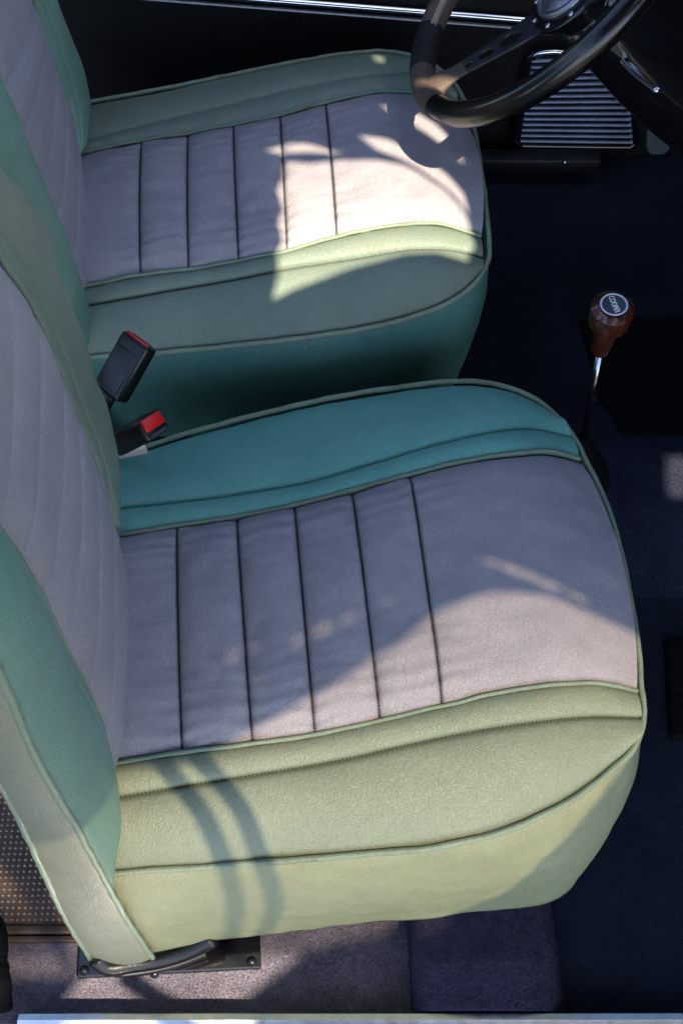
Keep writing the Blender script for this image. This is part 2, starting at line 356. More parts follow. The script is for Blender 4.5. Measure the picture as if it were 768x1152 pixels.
def backrest(root, c):
    seed = c['seed']
    x0, y0, sl = c['face']
    E1 = np.array([PF(a, b, x0, y0, sl) for a, b in c['E1']]); E2 = np.array([PF(a, b, x0, y0, sl) for a, b in c['E2']])
    def ext(P, n=1, L=.16):                                        # carry the line on above the picture to the seat's top
        d = P[-1] - P[-2]; d = d / np.linalg.norm(d); d = d * .6 + np.array([-.04, 0, .4]); d /= np.linalg.norm(d)
        return np.concatenate([P, [P[-1] + d * L]])
    br = MB_root = None
    E1x = ext(E1, L=c.get('ext', .14)); E2x = ext(E2, L=c.get('ext', .14))
    o, G = panel('backrest_centre_panel', M_LIL, root, E2x, E1x, (1, 0, .05), [26] * (len(E1x) - 1), nt=60, crown=.008, puff=.0042, groove=.003, gw=.003, edge=.004, seed=seed, wr=.0010, thread=False, lastpuff=1, bow=c.get('bow'), gath=.12)
    N = 200
    e1 = spline(E1x, N); e2 = spline(E2x, N)
    def soft(P, k=15):
        Q = np.concatenate([np.repeat(P[:1], k, 0) + (P[0] - P[1]) * np.arange(k, 0, -1)[:, None], P, np.repeat(P[-1:], k, 0) + (P[-1] - P[-2]) * np.arange(1, k + 1)[:, None]])
        w_ = np.hanning(2 * k + 1); w_ /= w_.sum(); return np.stack([np.convolve(Q[:, a_], w_, 'valid') for a_ in range(3)], 1)
    B = soft(spline(c['B'], N)); C_ = soft(spline(c['C'], N)); Gf = spline(c['G'], N); D = spline(c['D'], N)
    # near bolster: wraps from the lilac edge round to the front piping of the side face
    def bolster(nm, I, O, bul, m, sd):
        nv = 40; Gx = np.zeros((N, nv, 3)); sm = None
        for j, v in enumerate(np.linspace(0, 1, nv)):
            P = I * (1 - v) + O * v
            for i in range(N):
                s = i / (N - 1)
                h = bul * (4 * v * (1 - v)) ** .75 * min(1, (s + .02) * 14) - .0015 * math.exp(-((v - .2) * 34) ** 2)
                Gx[i, j] = P[i] + np.array([1, 0, 0]) * (h + .0015 * nz(P[i], 13, sd) + .0007 * nz(P[i], 45, sd))
        ob = MB().grid(Gx).build(nm, m, root)
        return ob
    BB = soft(spline(c['B2'], N)) if 'B2' in c else B
    b1 = bolster('backrest_bolster', e2, BB, c['bul'], M_GRN, seed + 1)
    piping('piping', e2 + [.0005, 0, 0], b1, r=.0022, seed=3)
    b2 = bolster('backrest_bolster', e1, Gf, c['bul2'], c.get('m2', M_GRN), seed + 2)
    piping('piping', e1 + [.0005, 0, 0], b2, r=.0022, seed=4)
    # side panels and back
    def strip(nm, P, Q, dsp, amp, m, sd, nv=26):
        Gx = np.zeros((N, nv, 3))
        for j, v in enumerate(np.linspace(0, 1, nv)):
            X = P * (1 - v) + Q * v
            for i in range(N): Gx[i, j] = X[i] + np.array(dsp) * (amp * (4 * v * (1 - v)) ** .6 + .0016 * nz(X[i], 15, sd) + .0006 * nz(X[i], 50, sd))
        return MB().grid(Gx).build(nm, m, root)
    s1 = strip('backrest_side_panel', B, C_, (0, -1, 0), .006, M_OLV, seed + 3)
    piping('piping', B + [0, -.001, 0], s1, r=.0028, seed=6); piping('piping', C_ + [0, -.001, 0], s1, r=.0028, seed=8)
    strip('backrest_side_panel', Gf, D, (0, 1, 0), .006, M_OLV, seed + 4)
    strip('backrest_rear_panel', C_, D, (-1, 0, 0), .012, M_OLV, seed + 5)
    cap = np.concatenate([[B[-1]], [e2[-1]], [e1[-1]], [Gf[-1]], [D[-1]], [C_[-1]]])
    nn = MB(); nn.add(list(cap), [tuple(range(6))]).build('backrest_top', M_OLV, root)

# near seat -----------------------------------------------------------------
near = empty('bucket_seat', (.03, .51, 0.0), 'nearer leather seat, half sunlit, lilac pleats between teal and pale green sides', 'car seat', 'two-tone leather front seats')
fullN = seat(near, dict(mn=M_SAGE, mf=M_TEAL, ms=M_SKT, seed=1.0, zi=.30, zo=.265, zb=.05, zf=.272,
    A=[(62, 868), (205, 845), (284, 835), (354, 825), (427, 809), (497, 793), (716, 777)],
    B=[(62, 613), (200, 595), (267, 585), (332, 572), (397, 555), (462, 537), (652, 516)],
    segs=[26, 24, 24, 24, 24, 60], bulge=(.013, 0, 0), crown=.014,
    innear=[(62, 870), (130, 859), (205, 847), (284, 837), (354, 827), (427, 811), (497, 795), (560, 780), (620, 771), (670, 769), (716, 778)],
    infar=[(62, 615), (133, 603), (200, 592), (267, 582), (332, 569), (397, 552), (462, 534), (520, 520), (570, 512), (620, 509), (652, 517)],
    seamnear=[(62, 908), (135, 897), (200, 886), (280, 873), (380, 856), (460, 838), (540, 822), (600, 813), (665, 807), (721, 808)],
    seamfar=[(62, 585), (135, 572), (200, 565), (280, 554), (350, 541), (430, 518), (500, 498), (550, 487), (600, 483), (642, 492)],
    outnear=[(112, 983), (138, 980), (200, 976), (300, 967), (400, 959), (500, 948), (560, 934), (615, 911), (660, 884), (690, 859), (703, 847), (712, 834)],
    front=[(718, 818), (720, 798), (717, 772), (713, 725), (706, 682), (698, 640), (687, 595), (673, 555), (657, 522), (643, 494)],
    frontz=[.2655, .267, .269, .270, .272, .272, .272, .270, .268, .2655],
    outfar=[(90, 528), (140, 514), (200, 494), (300, 467), (400, 446), (470, 436), (520, 432), (562, 437), (600, 452), (615, 463), (628, 475)],
    hem=[PZ(146, 1074, .05), PZ(180, 1070, .05), PZ(250, 1058, .05), PZ(350, 1046, .05), PZ(450, 1036, .05), PZ(550, 1028, .05), PZ(607, 1021, .05), PZ(638, 1002, .052), PZ(656, 972, .056),
         [.258, .42, .06], [.256, .55, .06], [.245, .66, .06], [.2, .72, .06], [.05, .735, .06], [-.1, .71, .06], [-.22, .68, .06]]))
Bn = [PS(a, b, .220, .06) for a, b in [(172, 1076), (140, 1028), (111, 975), (84, 925), (60, 885), (37, 842), (20, 803), (0, 756)]]
Cn = [PS(a, b, .224, .06) for a, b in [(106, 1082), (90, 1058), (72, 1028), (55, 992), (40, 958), (29, 933), (14, 904), (0, 878)]]
def topx(P, L, z=.93):
    P = list(map(np.array, P)); d = P[-1] - P[-2]; d = d / np.linalg.norm(d)
    q = P[-1] + d * .06; e = q.copy(); e[2] = z; e[0] = q[0] - .02; e[1] = q[1] + (.0 if L is None else L); return np.array(P + [q, e])
Gn = [PF(a, b, -.195, .34, -.07) for a, b in [(133, 618), (136, 575), (136, 532), (127, 480), (107, 420), (87, 360), (67, 303), (55, 262), (30, 219), (0, 186)]]
Dn = [np.array(p) + [-.06, .0, 0] for p in Gn]
backrest(near, dict(seed=2.2, face=(-.2, .337, -.07),
    E2=[(124, 880), (118, 832), (100, 782), (75, 733), (50, 678), (25, 633), (0, 598)],
    E1=[(133, 608), (118, 552), (102, 502), (83, 455), (65, 410), (37, 347), (0, 290)],
    B2=topx([PS(127, 1003, .220, .06)] + Bn[2:], .02), B=topx(Bn, .02), C=topx(Cn, .02), G=topx(Gn, -.02), D=topx(Dn, -.02), bul=.013, bul2=.003, m2=M_FSG, ext=.18))

# far seat -------------------------------------------------------------------
far = empty('bucket_seat', (-.06, 1.08, 0.0), 'farther leather seat under the steering wheel, mostly shaded with one bright sun patch', 'car seat', 'two-tone leather front seats')
hemf = [[-.30, .865, .05], [-.1, .868, .05], [.02, .87, .05], [.09, .878, .05], [.125, .90, .055], [.142, .95, .06], [.142, 1.05, .06], [.14, 1.2, .06], [.12, 1.29, .06], [.06, 1.315, .06], [-.1, 1.29, .06], [-.3, 1.27, .06]]
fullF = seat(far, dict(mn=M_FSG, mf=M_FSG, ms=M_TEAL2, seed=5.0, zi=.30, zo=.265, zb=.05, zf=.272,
    A=[(30, 330), (158, 308), (212, 302), (268, 292), (322, 281), (378, 265), (541, 266)],
    B=[(30, 184), (160, 161), (212, 153), (263, 143), (316, 132), (367, 118), (526, 142)],
    segs=[26, 24, 24, 24, 24, 60], bulge=(.008, 0, 0), crown=.014,
    innear=[(30, 333), (87, 325), (158, 310), (212, 304), (268, 294), (322, 283), (378, 267), (440, 255), (495, 253), (541, 267)],
    infar=[(30, 186), (86, 175), (160, 159), (212, 151), (263, 141), (316, 130), (367, 116), (440, 104), (490, 112), (526, 143)],
    seamnear=[(30, 354), (87, 345), (200, 325), (260, 315), (320, 303), (400, 290), (470, 280), (515, 282), (543, 290)],
    seamfar=[(30, 171), (88, 160), (200, 132), (280, 113), (350, 97), (430, 84), (480, 86), (515, 116)],
    outnear=[(30, 412), (100, 402), (180, 396), (260, 388), (330, 380), (400, 370), (460, 356), (505, 338), (531, 318), (541, 304)],
    front=[(546, 292), (547, 276), (545, 250), (541, 215), (537, 185), (532, 155)],
    frontz=[.2655, .268, .271, .272, .271, .268],
    outfar=[(30, 134), (97, 118), (180, 103), (260, 87), (340, 71), (400, 62), (440, 61), (480, 72), (510, 98), (526, 130)],
    hem=hemf))
Ff = (-.293, .878, -.107)
E2f = [(90, 345), (80, 298), (63, 250), (45, 207), (22, 152), (0, 100)]
E1f = [(85, 178), (80, 136), (69, 98), (58, 66), (47, 32), (36, -4)]
E2p = [PF(a, b, *Ff) for a, b in E2f]
Bf = [p + np.array([-.002, -.075, -.02]) for p in E2p]; Bf[0] = np.array([-.30, .80, .05]); Bf = [np.array([-.30, .80, .05])] + Bf[1:]
Gff = [PF(a, b, *Ff) for a, b in [(86, 176), (95, 146), (101, 118), (91, 76), (76, 38), (60, 0)]]
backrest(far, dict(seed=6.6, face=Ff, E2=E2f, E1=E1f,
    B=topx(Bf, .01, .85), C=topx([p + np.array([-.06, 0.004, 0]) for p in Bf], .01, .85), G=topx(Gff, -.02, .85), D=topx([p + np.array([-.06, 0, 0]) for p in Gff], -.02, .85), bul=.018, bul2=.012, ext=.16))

# ------------------------------------------------------------------ setting: floor, tunnel, walls
def sheet(name, x0, x1, y0, y1, zf, m, nx=160, ny=160):
    X = np.linspace(x0, x1, nx); Yv = np.linspace(y0, y1, ny)
    G = np.array([[[x, y, zf(x, y)] for y in Yv] for x in X]); return tag(MB().grid(G).build(name, m), kind='structure')
def tun(x, y):
    d = abs(y - .80) / .15; z = 0.0
    if d < 1: z = .05 * (.5 + .5 * math.cos(math.pi * d)) ** .55
    return z + .0012 * nz((x, y, 0), 18) + .0006 * nz((x, y, 0), 60)
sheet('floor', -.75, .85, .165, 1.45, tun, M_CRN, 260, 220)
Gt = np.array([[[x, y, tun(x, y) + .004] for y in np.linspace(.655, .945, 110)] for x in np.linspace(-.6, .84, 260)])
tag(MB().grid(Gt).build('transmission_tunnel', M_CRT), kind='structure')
# same carpet along the sill, its colour lightened to paint in sunlight
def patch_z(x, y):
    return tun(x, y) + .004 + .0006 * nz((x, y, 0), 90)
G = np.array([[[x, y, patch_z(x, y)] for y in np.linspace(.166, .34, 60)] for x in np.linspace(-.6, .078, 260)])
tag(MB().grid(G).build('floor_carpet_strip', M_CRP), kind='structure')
# ------------------------------------------------------------------ carpeted box by the sill
bx_ = MB(); poly = [(.070, -.002), (.074, .035), (.082, .046), (.100, .05), (.185, .05), (.203, .044), (.214, .03), (.226, 0)]
ys = np.concatenate([[.1771], np.linspace(.1772, .46, 60)])
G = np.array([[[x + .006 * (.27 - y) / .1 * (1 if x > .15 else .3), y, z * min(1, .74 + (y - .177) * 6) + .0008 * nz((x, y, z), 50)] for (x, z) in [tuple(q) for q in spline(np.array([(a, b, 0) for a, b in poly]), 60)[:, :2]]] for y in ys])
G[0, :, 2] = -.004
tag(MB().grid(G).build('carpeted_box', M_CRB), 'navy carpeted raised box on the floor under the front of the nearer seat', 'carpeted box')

def fuzz(o, dens, m, ln=.0035):
    me = o.data; me.calc_loop_triangles(); V = np.array([v.co[:] for v in me.vertices]); V_ = []; F_ = []
    T = np.array([t.vertices[:] for t in me.loop_triangles]); A_ = V[T]; ar = np.linalg.norm(np.cross(A_[:, 1] - A_[:, 0], A_[:, 2] - A_[:, 0]), axis=1) / 2
    n = int(ar.sum() * dens); pk = rng.choice(len(T), n, p=ar / ar.sum()); u = rng.random((n, 2)); fl = u.sum(1) > 1; u[fl] = 1 - u[fl]
    P = A_[pk, 0] + (A_[pk, 1] - A_[pk, 0]) * u[:, :1] + (A_[pk, 2] - A_[pk, 0]) * u[:, 1:]
    d = rng.normal(size=(n, 3)) * .45; d[:, 2] = 1; w_ = rng.normal(size=(n, 3)); w_ /= np.linalg.norm(w_, axis=1)[:, None]
    L_ = ln * rng.uniform(.5, 1.1, (n, 1)); tip = P + d * L_; w_ *= .00028
    W_ = np.stack([P - w_, P + w_, tip], 1).reshape(-1, 3)
    nv0 = len(V); allV = np.concatenate([V, W_]); Fc = [tuple(p.vertices) for p in me.polygons] + [(nv0 + 3 * i, nv0 + 3 * i + 1, nv0 + 3 * i + 2) for i in range(n)]
    m2 = bpy.data.meshes.new(me.name); m2.from_pydata(allV.tolist(), [], Fc); m2.materials.append(m); o.data = m2
fuzz(bpy.data.objects['floor_carpet_strip'], 900000, M_CRP)
fuzz(bpy.data.objects['carpeted_box'], 900000, M_CRB)
fuzz(bpy.data.objects['transmission_tunnel'], 450000, M_CRT)
fuzz(bpy.data.objects['floor'], 220000, M_CRN)
# door sill -------------------------------------------------------------------
sill = MB(); prof = [(.176, -.01), (.176, .022), (.174, .030), (.168, .033), (.160, .031), (.150, .030), (.10, .028), (.095, -.01)]
G = np.array([[[x, y + .003 * (x + .3) * .3, z + .006 + .0008 * nz((x, y, z), 12) - .002 * (x + .3)] for y, z in prof] for x in np.linspace(-.322, .8, 200)])
tag(sill.grid(G).build('door_sill_trim', M_ALU, auto=40), 'polished metal door sill strip with bluish shine along the bottom edge of the photo', 'sill trim')

# far door / side wall ----------------------------------------------------------
door = empty('car_door', (.1, 1.45, 0), 'black car door panel with a bright chrome strip behind the farther seat', 'car door')
MB().box((.05, 1.475, .42), (.80, .04, .42), bev=.01).build('door_panel', M_VNL, door, auto=30)
a, b_ = PY(590, 29, 1.425), PY(180, -3, 1.425); d = (a - b_); P0, P1 = b_ - d * .6, a + d * .02
def bar(P0, P1, h, t, m, nm, par, dz=0, dy=0):
    P0 = np.array(P0) + [0, dy, dz]; P1 = np.array(P1) + [0, dy, dz]
    sec = [(0, -h), (-t * .7, -h * .7), (-t, -h * .1), (-t * .8, h * .6), (0, h)]
    G = np.array([[P0 * (1 - s) + P1 * s + [0, q[0], q[1]] for q in sec] for s in np.linspace(0, 1, 80)])
    o = MB().grid(G); n = len(o.V); return o.build(nm, m, par)
bar(P0, P1, .0042, .006, M_CHR, 'chrome_strip', door, dz=.010)
bar(P0, P1, .0022, .005, M_ALD, 'trim_strip', door, dz=-.003)
# kick panel with ribbed plate
kick = empty('ribbed_vent', (.36, 1.40, .02), 'ribbed aluminium vent plate seen through and below the steering wheel', 'ribbed plate')
k00, k10, k11, k01 = PY(583, 160, 1.405), PY(712, 162, 1.405), PY(704, 60, 1.425), PY(597, 64, 1.425)
mb = MB(); nr = 15
for i in range(nr):
    s = (i + .5) / nr; p0 = k00 * (1 - s) + k01 * s; p1 = k10 * (1 - s) + k11 * s
    hh = np.linalg.norm(k01 - k00) / nr * .36
    up = (k01 - k00) / np.linalg.norm(k01 - k00)
    sec = [(-.001, -hh), (-.0045, -hh * .75), (-.0062, 0), (-.0045, hh * .75), (-.001, hh)]
    Pn = [p0 * (1 - t) + p1 * t for t in np.linspace(0.01, .99, 30)]
    G = np.array([[q + np.array([0, a_, 0]) + up * b2 for a_, b2 in sec] for q in Pn]); mb.grid(G)
mb.build('rib_plate', M_RIB, kick)
mb = MB(); cs = [k00, k10, k11, k01]; ce = sum(cs) / 4
fr = np.array([ce + (c_ - ce) * 1.07 for c_ in cs]); 
loop = []
for i in range(4):
    p, q = fr[i], fr[(i + 1) % 4]
    loop += [p * (1 - t) + q * t for t in (.06, .3, .5, .7, .94)]
mb.tube(np.array(loop) + [0, -.001, 0], .0045, 10, closed=True).build('vent_frame', M_BLKG, kick)
fr2 = [ce + (c_ - ce) * 1.05 + np.array([0, .006, 0]) for c_ in cs]
MB().add(fr2 + [f_ + np.array([0, .012, 0]) for f_ in fr2], [(0, 1, 2, 3), (7, 6, 5, 4), (0, 4, 5, 1), (1, 5, 6, 2), (2, 6, 7, 3), (3, 7, 4, 0)]).build('backing_plate', M_BLKM, kick, smooth=False)
ta, tb = PY(603, 62, 1.41), PY(622, 58, 1.41); tcp = PY(640, 60, 1.41)
MB().tube(spline([ta + [-.004, 0, -.006], ta, tb, tcp], 20), .004, 10).build('vent_tab', M_CHR, kick)
bp0, bp1 = PY(535, 176, 1.385), PY(672, 186, 1.385)
ledge = empty('sill_ledge', (.3, 1.39, 0), 'dark metal ledge with a small bright screw below the ribbed vent plate', 'ledge')
MB().box((bp0 + bp1) / 2, (abs(bp1[0] - bp0[0]) / 2, .014, .012), bev=.003).build('ledge_bar', simple('dark_painted_metal', (.006, .006, .009), .45), ledge, auto=35)
sp_ = PY(635, 183, 1.368); MB().lathe([(0.0005, -.002), (.003, -.002), (.003, .0005), (.002, .0018), (.0003, .002)], sp_, (0, -1, .3), 16).build('screw', M_CHR, ledge)

# side walls beyond the view that shut the cabin in
cb = MB(); cb.box((.93, .80, .42), (.05, .66, .42)); cb.box((-.95, .85, .25), (.05, .70, .25)); tag(cb.build('car_bulkhead', M_VNL, smooth=False), kind='structure')
dash = MB().box((.87, .86, .62), (.10, .56, .09), bev=.03); tag(dash.build('dashboard', M_VNL, auto=40), 'black dashboard shelf at the dark far right behind the steering column', 'dashboard')

# thin black sheets on the floor --------------------------------------------------------------------
def black_sheet_mesh(c, z, label):
    cs = [np.array(q) for q in c]; G = []
    for s in np.linspace(0, 1, 60):
        row = []
        for t in np.linspace(0, 1, 60):
            P = (cs[0] * (1 - s) + cs[1] * s) * (1 - t) + (cs[3] * (1 - s) + cs[2] * s) * t
            e = min(s, 1 - s, t, 1 - t); row.append([P[0], P[1], tun(P[0], P[1]) + z * min(1, e * 60) + .0005 * (math.sin(P[1] * 520) > 0) * (e > .05)])
        G.append(row)
    return tag(MB().grid(np.array(G)).build('black_floor_sheet', M_RUB), label, 'floor mat', 'black floor sheets')
black_sheet_mesh([(.338, 1.10), (.60, 1.10), (.60, .872), (.363, .872)], .008, 'black sheet in the dark footwell right behind the gear lever')
black_sheet_mesh([(.389, .598), (.65, .598), (.62, .474), (.377, .474)], .008, 'black sheet cut by the right edge of the photo beside the nearer seat')

# perforated panel rear left --------------------------------------------------------
pf = empty('perforated_panel', (-.42, .3, 0), 'brown perforated metal panel on the floor behind the nearer seat, at the left edge', 'perforated panel')
MB().box((-.45, .40, .008), (.19, .145, .004), bev=.001).build('panel_plate', M_BRN, pf, auto=30)
mb = MB(); sx = .0063
for i in range(56):
    for j in range(44):
        x = -.62 + i * sx + (0); y = .270 + j * sx
        if x > -.272 or y > .54: continue
        cx_, cy_ = x + .0006 * nz((x, y, 0), 90), y
        mb.lathe([(.0017, .0), (.0015, .0009), (.0007, .0013), (.0002, .0014)], (cx_, cy_, .0118), (0, 0, 1), 10)
dm = mb.build('raised_studs', M_BRD, pf)
bar_ = MB(); bar_.box((-.45, .259, .012), (.195, .004, .006), bev=.0015); bar_.box((-.45, .2505, .008), (.195, .003, .005), bev=.001)
bar_.build('edge_strip', M_BRN, pf, auto=30)
# rubber seal lower left
mb = MB(); P = spline([PZ(-14, 1030, .05), PZ(-4, 1060, .05), PZ(-4, 1085, .045), PZ(0, 1110, .04), PZ(1, 1136, .03)], 60)
mb.tube(P, [.012 + .0016 * nz(p, 120) + .001 * nz(p, 260) for p in P], 18)
tag(mb.build('door_seal', M_RUB), 'lumpy black rubber door seal at the bottom left corner of the photo', 'door seal')
mb = MB(); P = spline([PZ(2, 1075, .055), PZ(2, 1110, .05)], 10)

# seat bracket ------------------------------------------------------------------------
br = empty('seat_bracket', (-.1, .25, 0), 'glossy black bolted seat bracket on the carpet under the rear of the nearer seat', 'seat bracket')
q = [PZ(86, 1101, .008), PZ(294, 1090, .008), PZ(291, 1056, .008), PZ(84, 1050, .008)]
q = [np.array(v) for v in q]; q[2] = q[1] + np.array([-.004, .06, 0]); q[3] = q[0] + np.array([-.004, .06, 0])
V = [v + np.array([0, 0, dz]) for dz in (-.006, .002) for v in q]
pm = MB().add(V, [(3, 2, 1, 0), (4, 5, 6, 7), (0, 1, 5, 4), (1, 2, 6, 5), (2, 3, 7, 6), (3, 0, 4, 7)]); plate = pm.build('mounting_plate', M_BLKG, br, smooth=False)
bv = plate.modifiers.new('bevel', 'BEVEL'); bv.width = .0025; bv.segments = 2
for (bx1, by1) in ((95, 1093), (283, 1083), (174, 1096)):
    c = PZ(bx1, by1, .011); c[1] += .001
    o = MB().lathe([(.0052, -.002), (.0052, .0008), (.0036, .001), (.0036, .003), (.0028, .0042), (.0004, .0043)], c, (0, 0, 1), 18).build('bolt', M_BLKM, br)
mb = MB(); P = spline([PZ(108, 1078, .05), PZ(118, 1086, .042), PZ(150, 1084, .036), PZ(185, 1078, .036), PZ(215, 1068, .042), PZ(240, 1055, .055)], 60)
mb.tube(P, .0095, 18); mb.build('curved_foot', simple('black_satin_paint', (.006, .006, .007), .32, bump=.3, bscale=300), br)
mb = MB(); P = spline([PZ(112, 1082, .03), PZ(130, 1094, .022), PZ(165, 1092, .018), PZ(200, 1084, .018), PZ(232, 1072, .02)], 40)
mb.tube(P, .0045, 12).build('runner_edge', M_BLKM, br)
P = spline([PZ(105, 1074, .05), PZ(98, 1060, .06), PZ(100, 1045, .07)], 20); MB().tube(P, .004, 10).build('stay', M_BLKM, br)

# seat-belt buckles ---------------------------------------------------------------------
def axes(a, n):
    a = np.array(a, float); a /= np.linalg.norm(a); n = np.array(n, float); n -= a * (n @ a); n /= np.linalg.norm(n); w = np.cross(a, n); return a, w, n
def cdir(r, u, t): return RT * r + UP * u - FW * t        # picture-right, picture-up, toward the camera
def buckle(cpt, a, n, L_, W_, T_, label, red):
    root = empty('seat_belt_buckle', tuple(cpt - a * L_ * 1.2), label, 'seat belt buckle', 'seat belt buckles between the seats')
    a, w, n = axes(a, n); R = np.stack([w, n, a], 1)
    MB().box(cpt, (W_ / 2, T_ / 2, L_ / 2), R, bev=.0042, seg=3).build('housing', M_BLKP, root, auto=50)
    MB().box(cpt + n * (T_ / 2) - a * .004, (W_ / 2 * .72, .0010, L_ / 2 * .70), R, bev=.0009).build('face_panel', M_BLKP, root, auto=50)
    rc = cpt + a * (L_ / 2 - .0006) + n * red[0]
    MB().box(rc, (W_ / 2 * .80, red[1], .0022), R, bev=.001).build('release_button', M_RED, root, auto=50)
    sc_ = cpt + a * (L_ / 2 - .0003) + n * red[2]
    MB().box(sc_, (W_ / 2 * .7, .0016, .0012), R, bev=.0004).build('tongue_slot', M_GRY if red[3] else M_BLKG, root, auto=50)
    MB().tube(spline([cpt - a * L_ * .45, cpt - a * L_ * .9 , cpt - a * L_ * 1.3 + np.array([0, 0, -.03]), cpt - a * L_ * 1.4 + np.array([0, 0, -.12])], 24), .008, 12).build('stalk', M_BLKP, root)
    return root, R
c1 = PZ(141, 413, .335)
buckle(c1, cdir(.50, .80, .22), cdir(-.38, .05, .92), .066, .038, .020, 'upright black seat belt buckle with a thin red top edge against the farther seat', (.0052, .0022, -.003, False))
c2 = PZ(156, 487, .335)
buckle(c2, cdir(.62, .22, .62), cdir(-.45, .80, .2), .055, .034, .024, 'lower black seat belt buckle facing up with a big square red button', (.0035, .0066, -.0085, True))
# pale anchor tab below the lower buckle
p = PZ(148, 508, .30); R = np.stack([cdir(.98, .2, 0), cdir(-.15, .7, .7), np.cross(cdir(.98, .2, 0), cdir(-.15, .7, .7))], 1)
tag(MB().box(p, (.016, .006, .0015), R, bev=.001).build('anchor_tab', simple('pale_worn_steel', (.5, .42, .38), .4, metal=.4), auto=40), 'small pale metal anchor tab just below the lower seat belt buckle', 'metal tab')

# gear lever ---------------------------------------------------------------------------------
gl = empty('gear_lever', (.295, .80, .05), 'chrome gear lever with a varnished wooden knob and round badge, beside the nearer seat', 'gear lever')
gt, gb = PY(690, 343, .80), PY(656, 492, .802); ax = gt - gb; gl_len = np.linalg.norm(ax); ax /= gl_len
tilt = ax + cdir(.02, -.02, .10); tilt /= np.linalg.norm(tilt)
kn = [(.0088, -.082), (.0098, -.0815), (.0104, -.079), (.0120, -.055), (.0132, -.034), (.0150, -.032), (.0205, -.0305), (.0218, -.0285), (.0222, -.024), (.0226, -.0075), (.0222, -.0055), (.0165, -.0003), (.0160, 0), (.0155, -.0008), (.0003, -.0008)]
top = gt
MB().lathe(kn, top, tilt, 48).build('knob', M_WOOD, gl, auto=22)
kb = gl.children[0]
MB().tube([top - tilt * .08, gb], [.0042, .0040], 14).build('shaft', simple('dull_chrome', (.35, .36, .38), .16, metal=1.0), gl)
e0 = top
def ring(r0, r1, h0, h1, m, nm): return MB().lathe([(r0, h0), (r0, h1), (r1, h1), (r1, h0)], e0, tilt, 48).build(nm, m, kb, auto=40)
MB().lathe([(.0155, -.0006), (.0155, .0004), (.0148, .0007), (.0003, .0007)], e0, tilt, 48).build('badge', simple('badge_dark_enamel', (.004, .006, .016), .3), kb, auto=40)
bd = gl.children[0].children[-1] if gl.children[0].children else kb
G = []
for t in np.linspace(0, 2 * np.pi, 65):
    u_ = np.cross(tilt, [0, 1, .03]); u_ /= np.linalg.norm(u_); v_ = np.cross(tilt, u_); dr = u_ * math.cos(t) + v_ * math.sin(t)
    G.append([e0 + dr * r + tilt * h for r, h in ((.0122, .0008), (.0124, .0013), (.0140, .0013), (.0142, .0008))])
MB().grid(np.array(G)).build('badge_ring', M_WHT, kb)
fc = bpy.data.curves.new('badge_lettering', 'FONT'); fc.body = 'COOPER'; fc.size = .0068; fc.extrude = .0003; fc.align_x = 'CENTER'; fc.align_y = 'CENTER'; fc.offset = .00005; fc.space_character = .95
fo = bpy.data.objects.new('tmp', fc); COL.objects.link(fo); bpy.context.view_layer.update()
me = bpy.data.meshes.new_from_object(fo); bpy.data.objects.remove(fo); me.name = 'badge_lettering'
tx = cdir(.22, -.97, 0); tx = tx - tilt * (tx @ tilt); tx /= np.linalg.norm(tx); ty = np.cross(tilt, tx)
for v in me.vertices:
    c = np.array(v.co); v.co = Vector(e0 + tilt * (.0011 + c[2]) + tx * c[0] * .82 + ty * c[1] * 1.25)
me.materials.clear(); link('badge_lettering', me, simple('pale_letter_enamel', (.65, .72, .72), .3), kb, smooth=False)
# boot
bt = PZ(664, 540, .05); bp = []
for i, (r, h) in enumerate([(.026, 0), (.028, .006), (.024, .014), (.027, .022), (.021, .032), (.024, .040), (.018, .050), (.020, .058), (.015, .070), (.016, .078), (.012, .092), (.009, .10), (.006, .105)]): bp.append((r, h))
MB().lathe(bp, bt + np.array([-.0, 0, -.012]), gb - bt + np.array([0, 0, .001]), 40).build('boot', M_RUB, gl)

# steering wheel ---------------------------------------------------------------------------------
wc = np.array([.2276, 1.173, .503]); al, be = .785, .076
wn = np.array([-math.sin(al) * math.cos(be), math.sin(be), math.cos(al) * math.cos(be)])
e1 = np.cross(wn, [0, 1, 0]); e1 /= np.linalg.norm(e1); e2 = np.cross(wn, e1)
def wp(t, r, h=0): t = math.radians(t); return wc + r * (math.cos(t) * e1 + math.sin(t) * e2) + wn * h
sw = empty('steering_wheel', tuple(wc - wn * .05), 'leather-rimmed three-spoke steering wheel with drilled black spokes, above the farther seat', 'steering wheel')
RW = .1855; r0 = .0148
def rim_part(t0, t1, m, nm, rr=r0, n=80):
    ts = np.linspace(t0, t1, n); P = np.array([wp(t, RW) for t in ts])
    rad = np.array([rr * (1 + .015 * nz(p, 40)) for p in P]); return MB().tube(P, rad, 22).build(nm, m, sw)
SP = 17.0                                                       # angle of the lower-left spoke
rimo = rim_part(29, 318, M_RIM, 'rim', n=240)
rim_part(2, 29.5, M_TAN, 'rim_cover_joint', r0 * 1.03)
rim_part(-22, 2.5, M_NVL, 'rim_binding', r0 * 1.0)
rim_part(317.5, 338.5, M_TAN, 'rim_cover_joint', r0 * 1.04)
# cross-laced seam on the inner side of the rim cover
mb = MB()
for t in np.arange(-42, -20, .9):
    a_ = wp(t, RW); inw = (wc - a_) / RW
    for s_ in (-1, 1):
        tt = math.radians(t); tg = -math.sin(tt) * e1 + math.cos(tt) * e2
        p0 = a_ + inw * r0 * .80 + wn * r0 * .75 - tg * .0018 * s_; p1 = a_ + inw * r0 * 1.02 + wn * r0 * .30 + tg * .0018 * s_
        mb.tube(spline([p0, (p0 + p1) / 2 + inw * .0012 + wn * .0012, p1], 5), .0009, 6)
mb.build('lacing', M_LAC, sw)
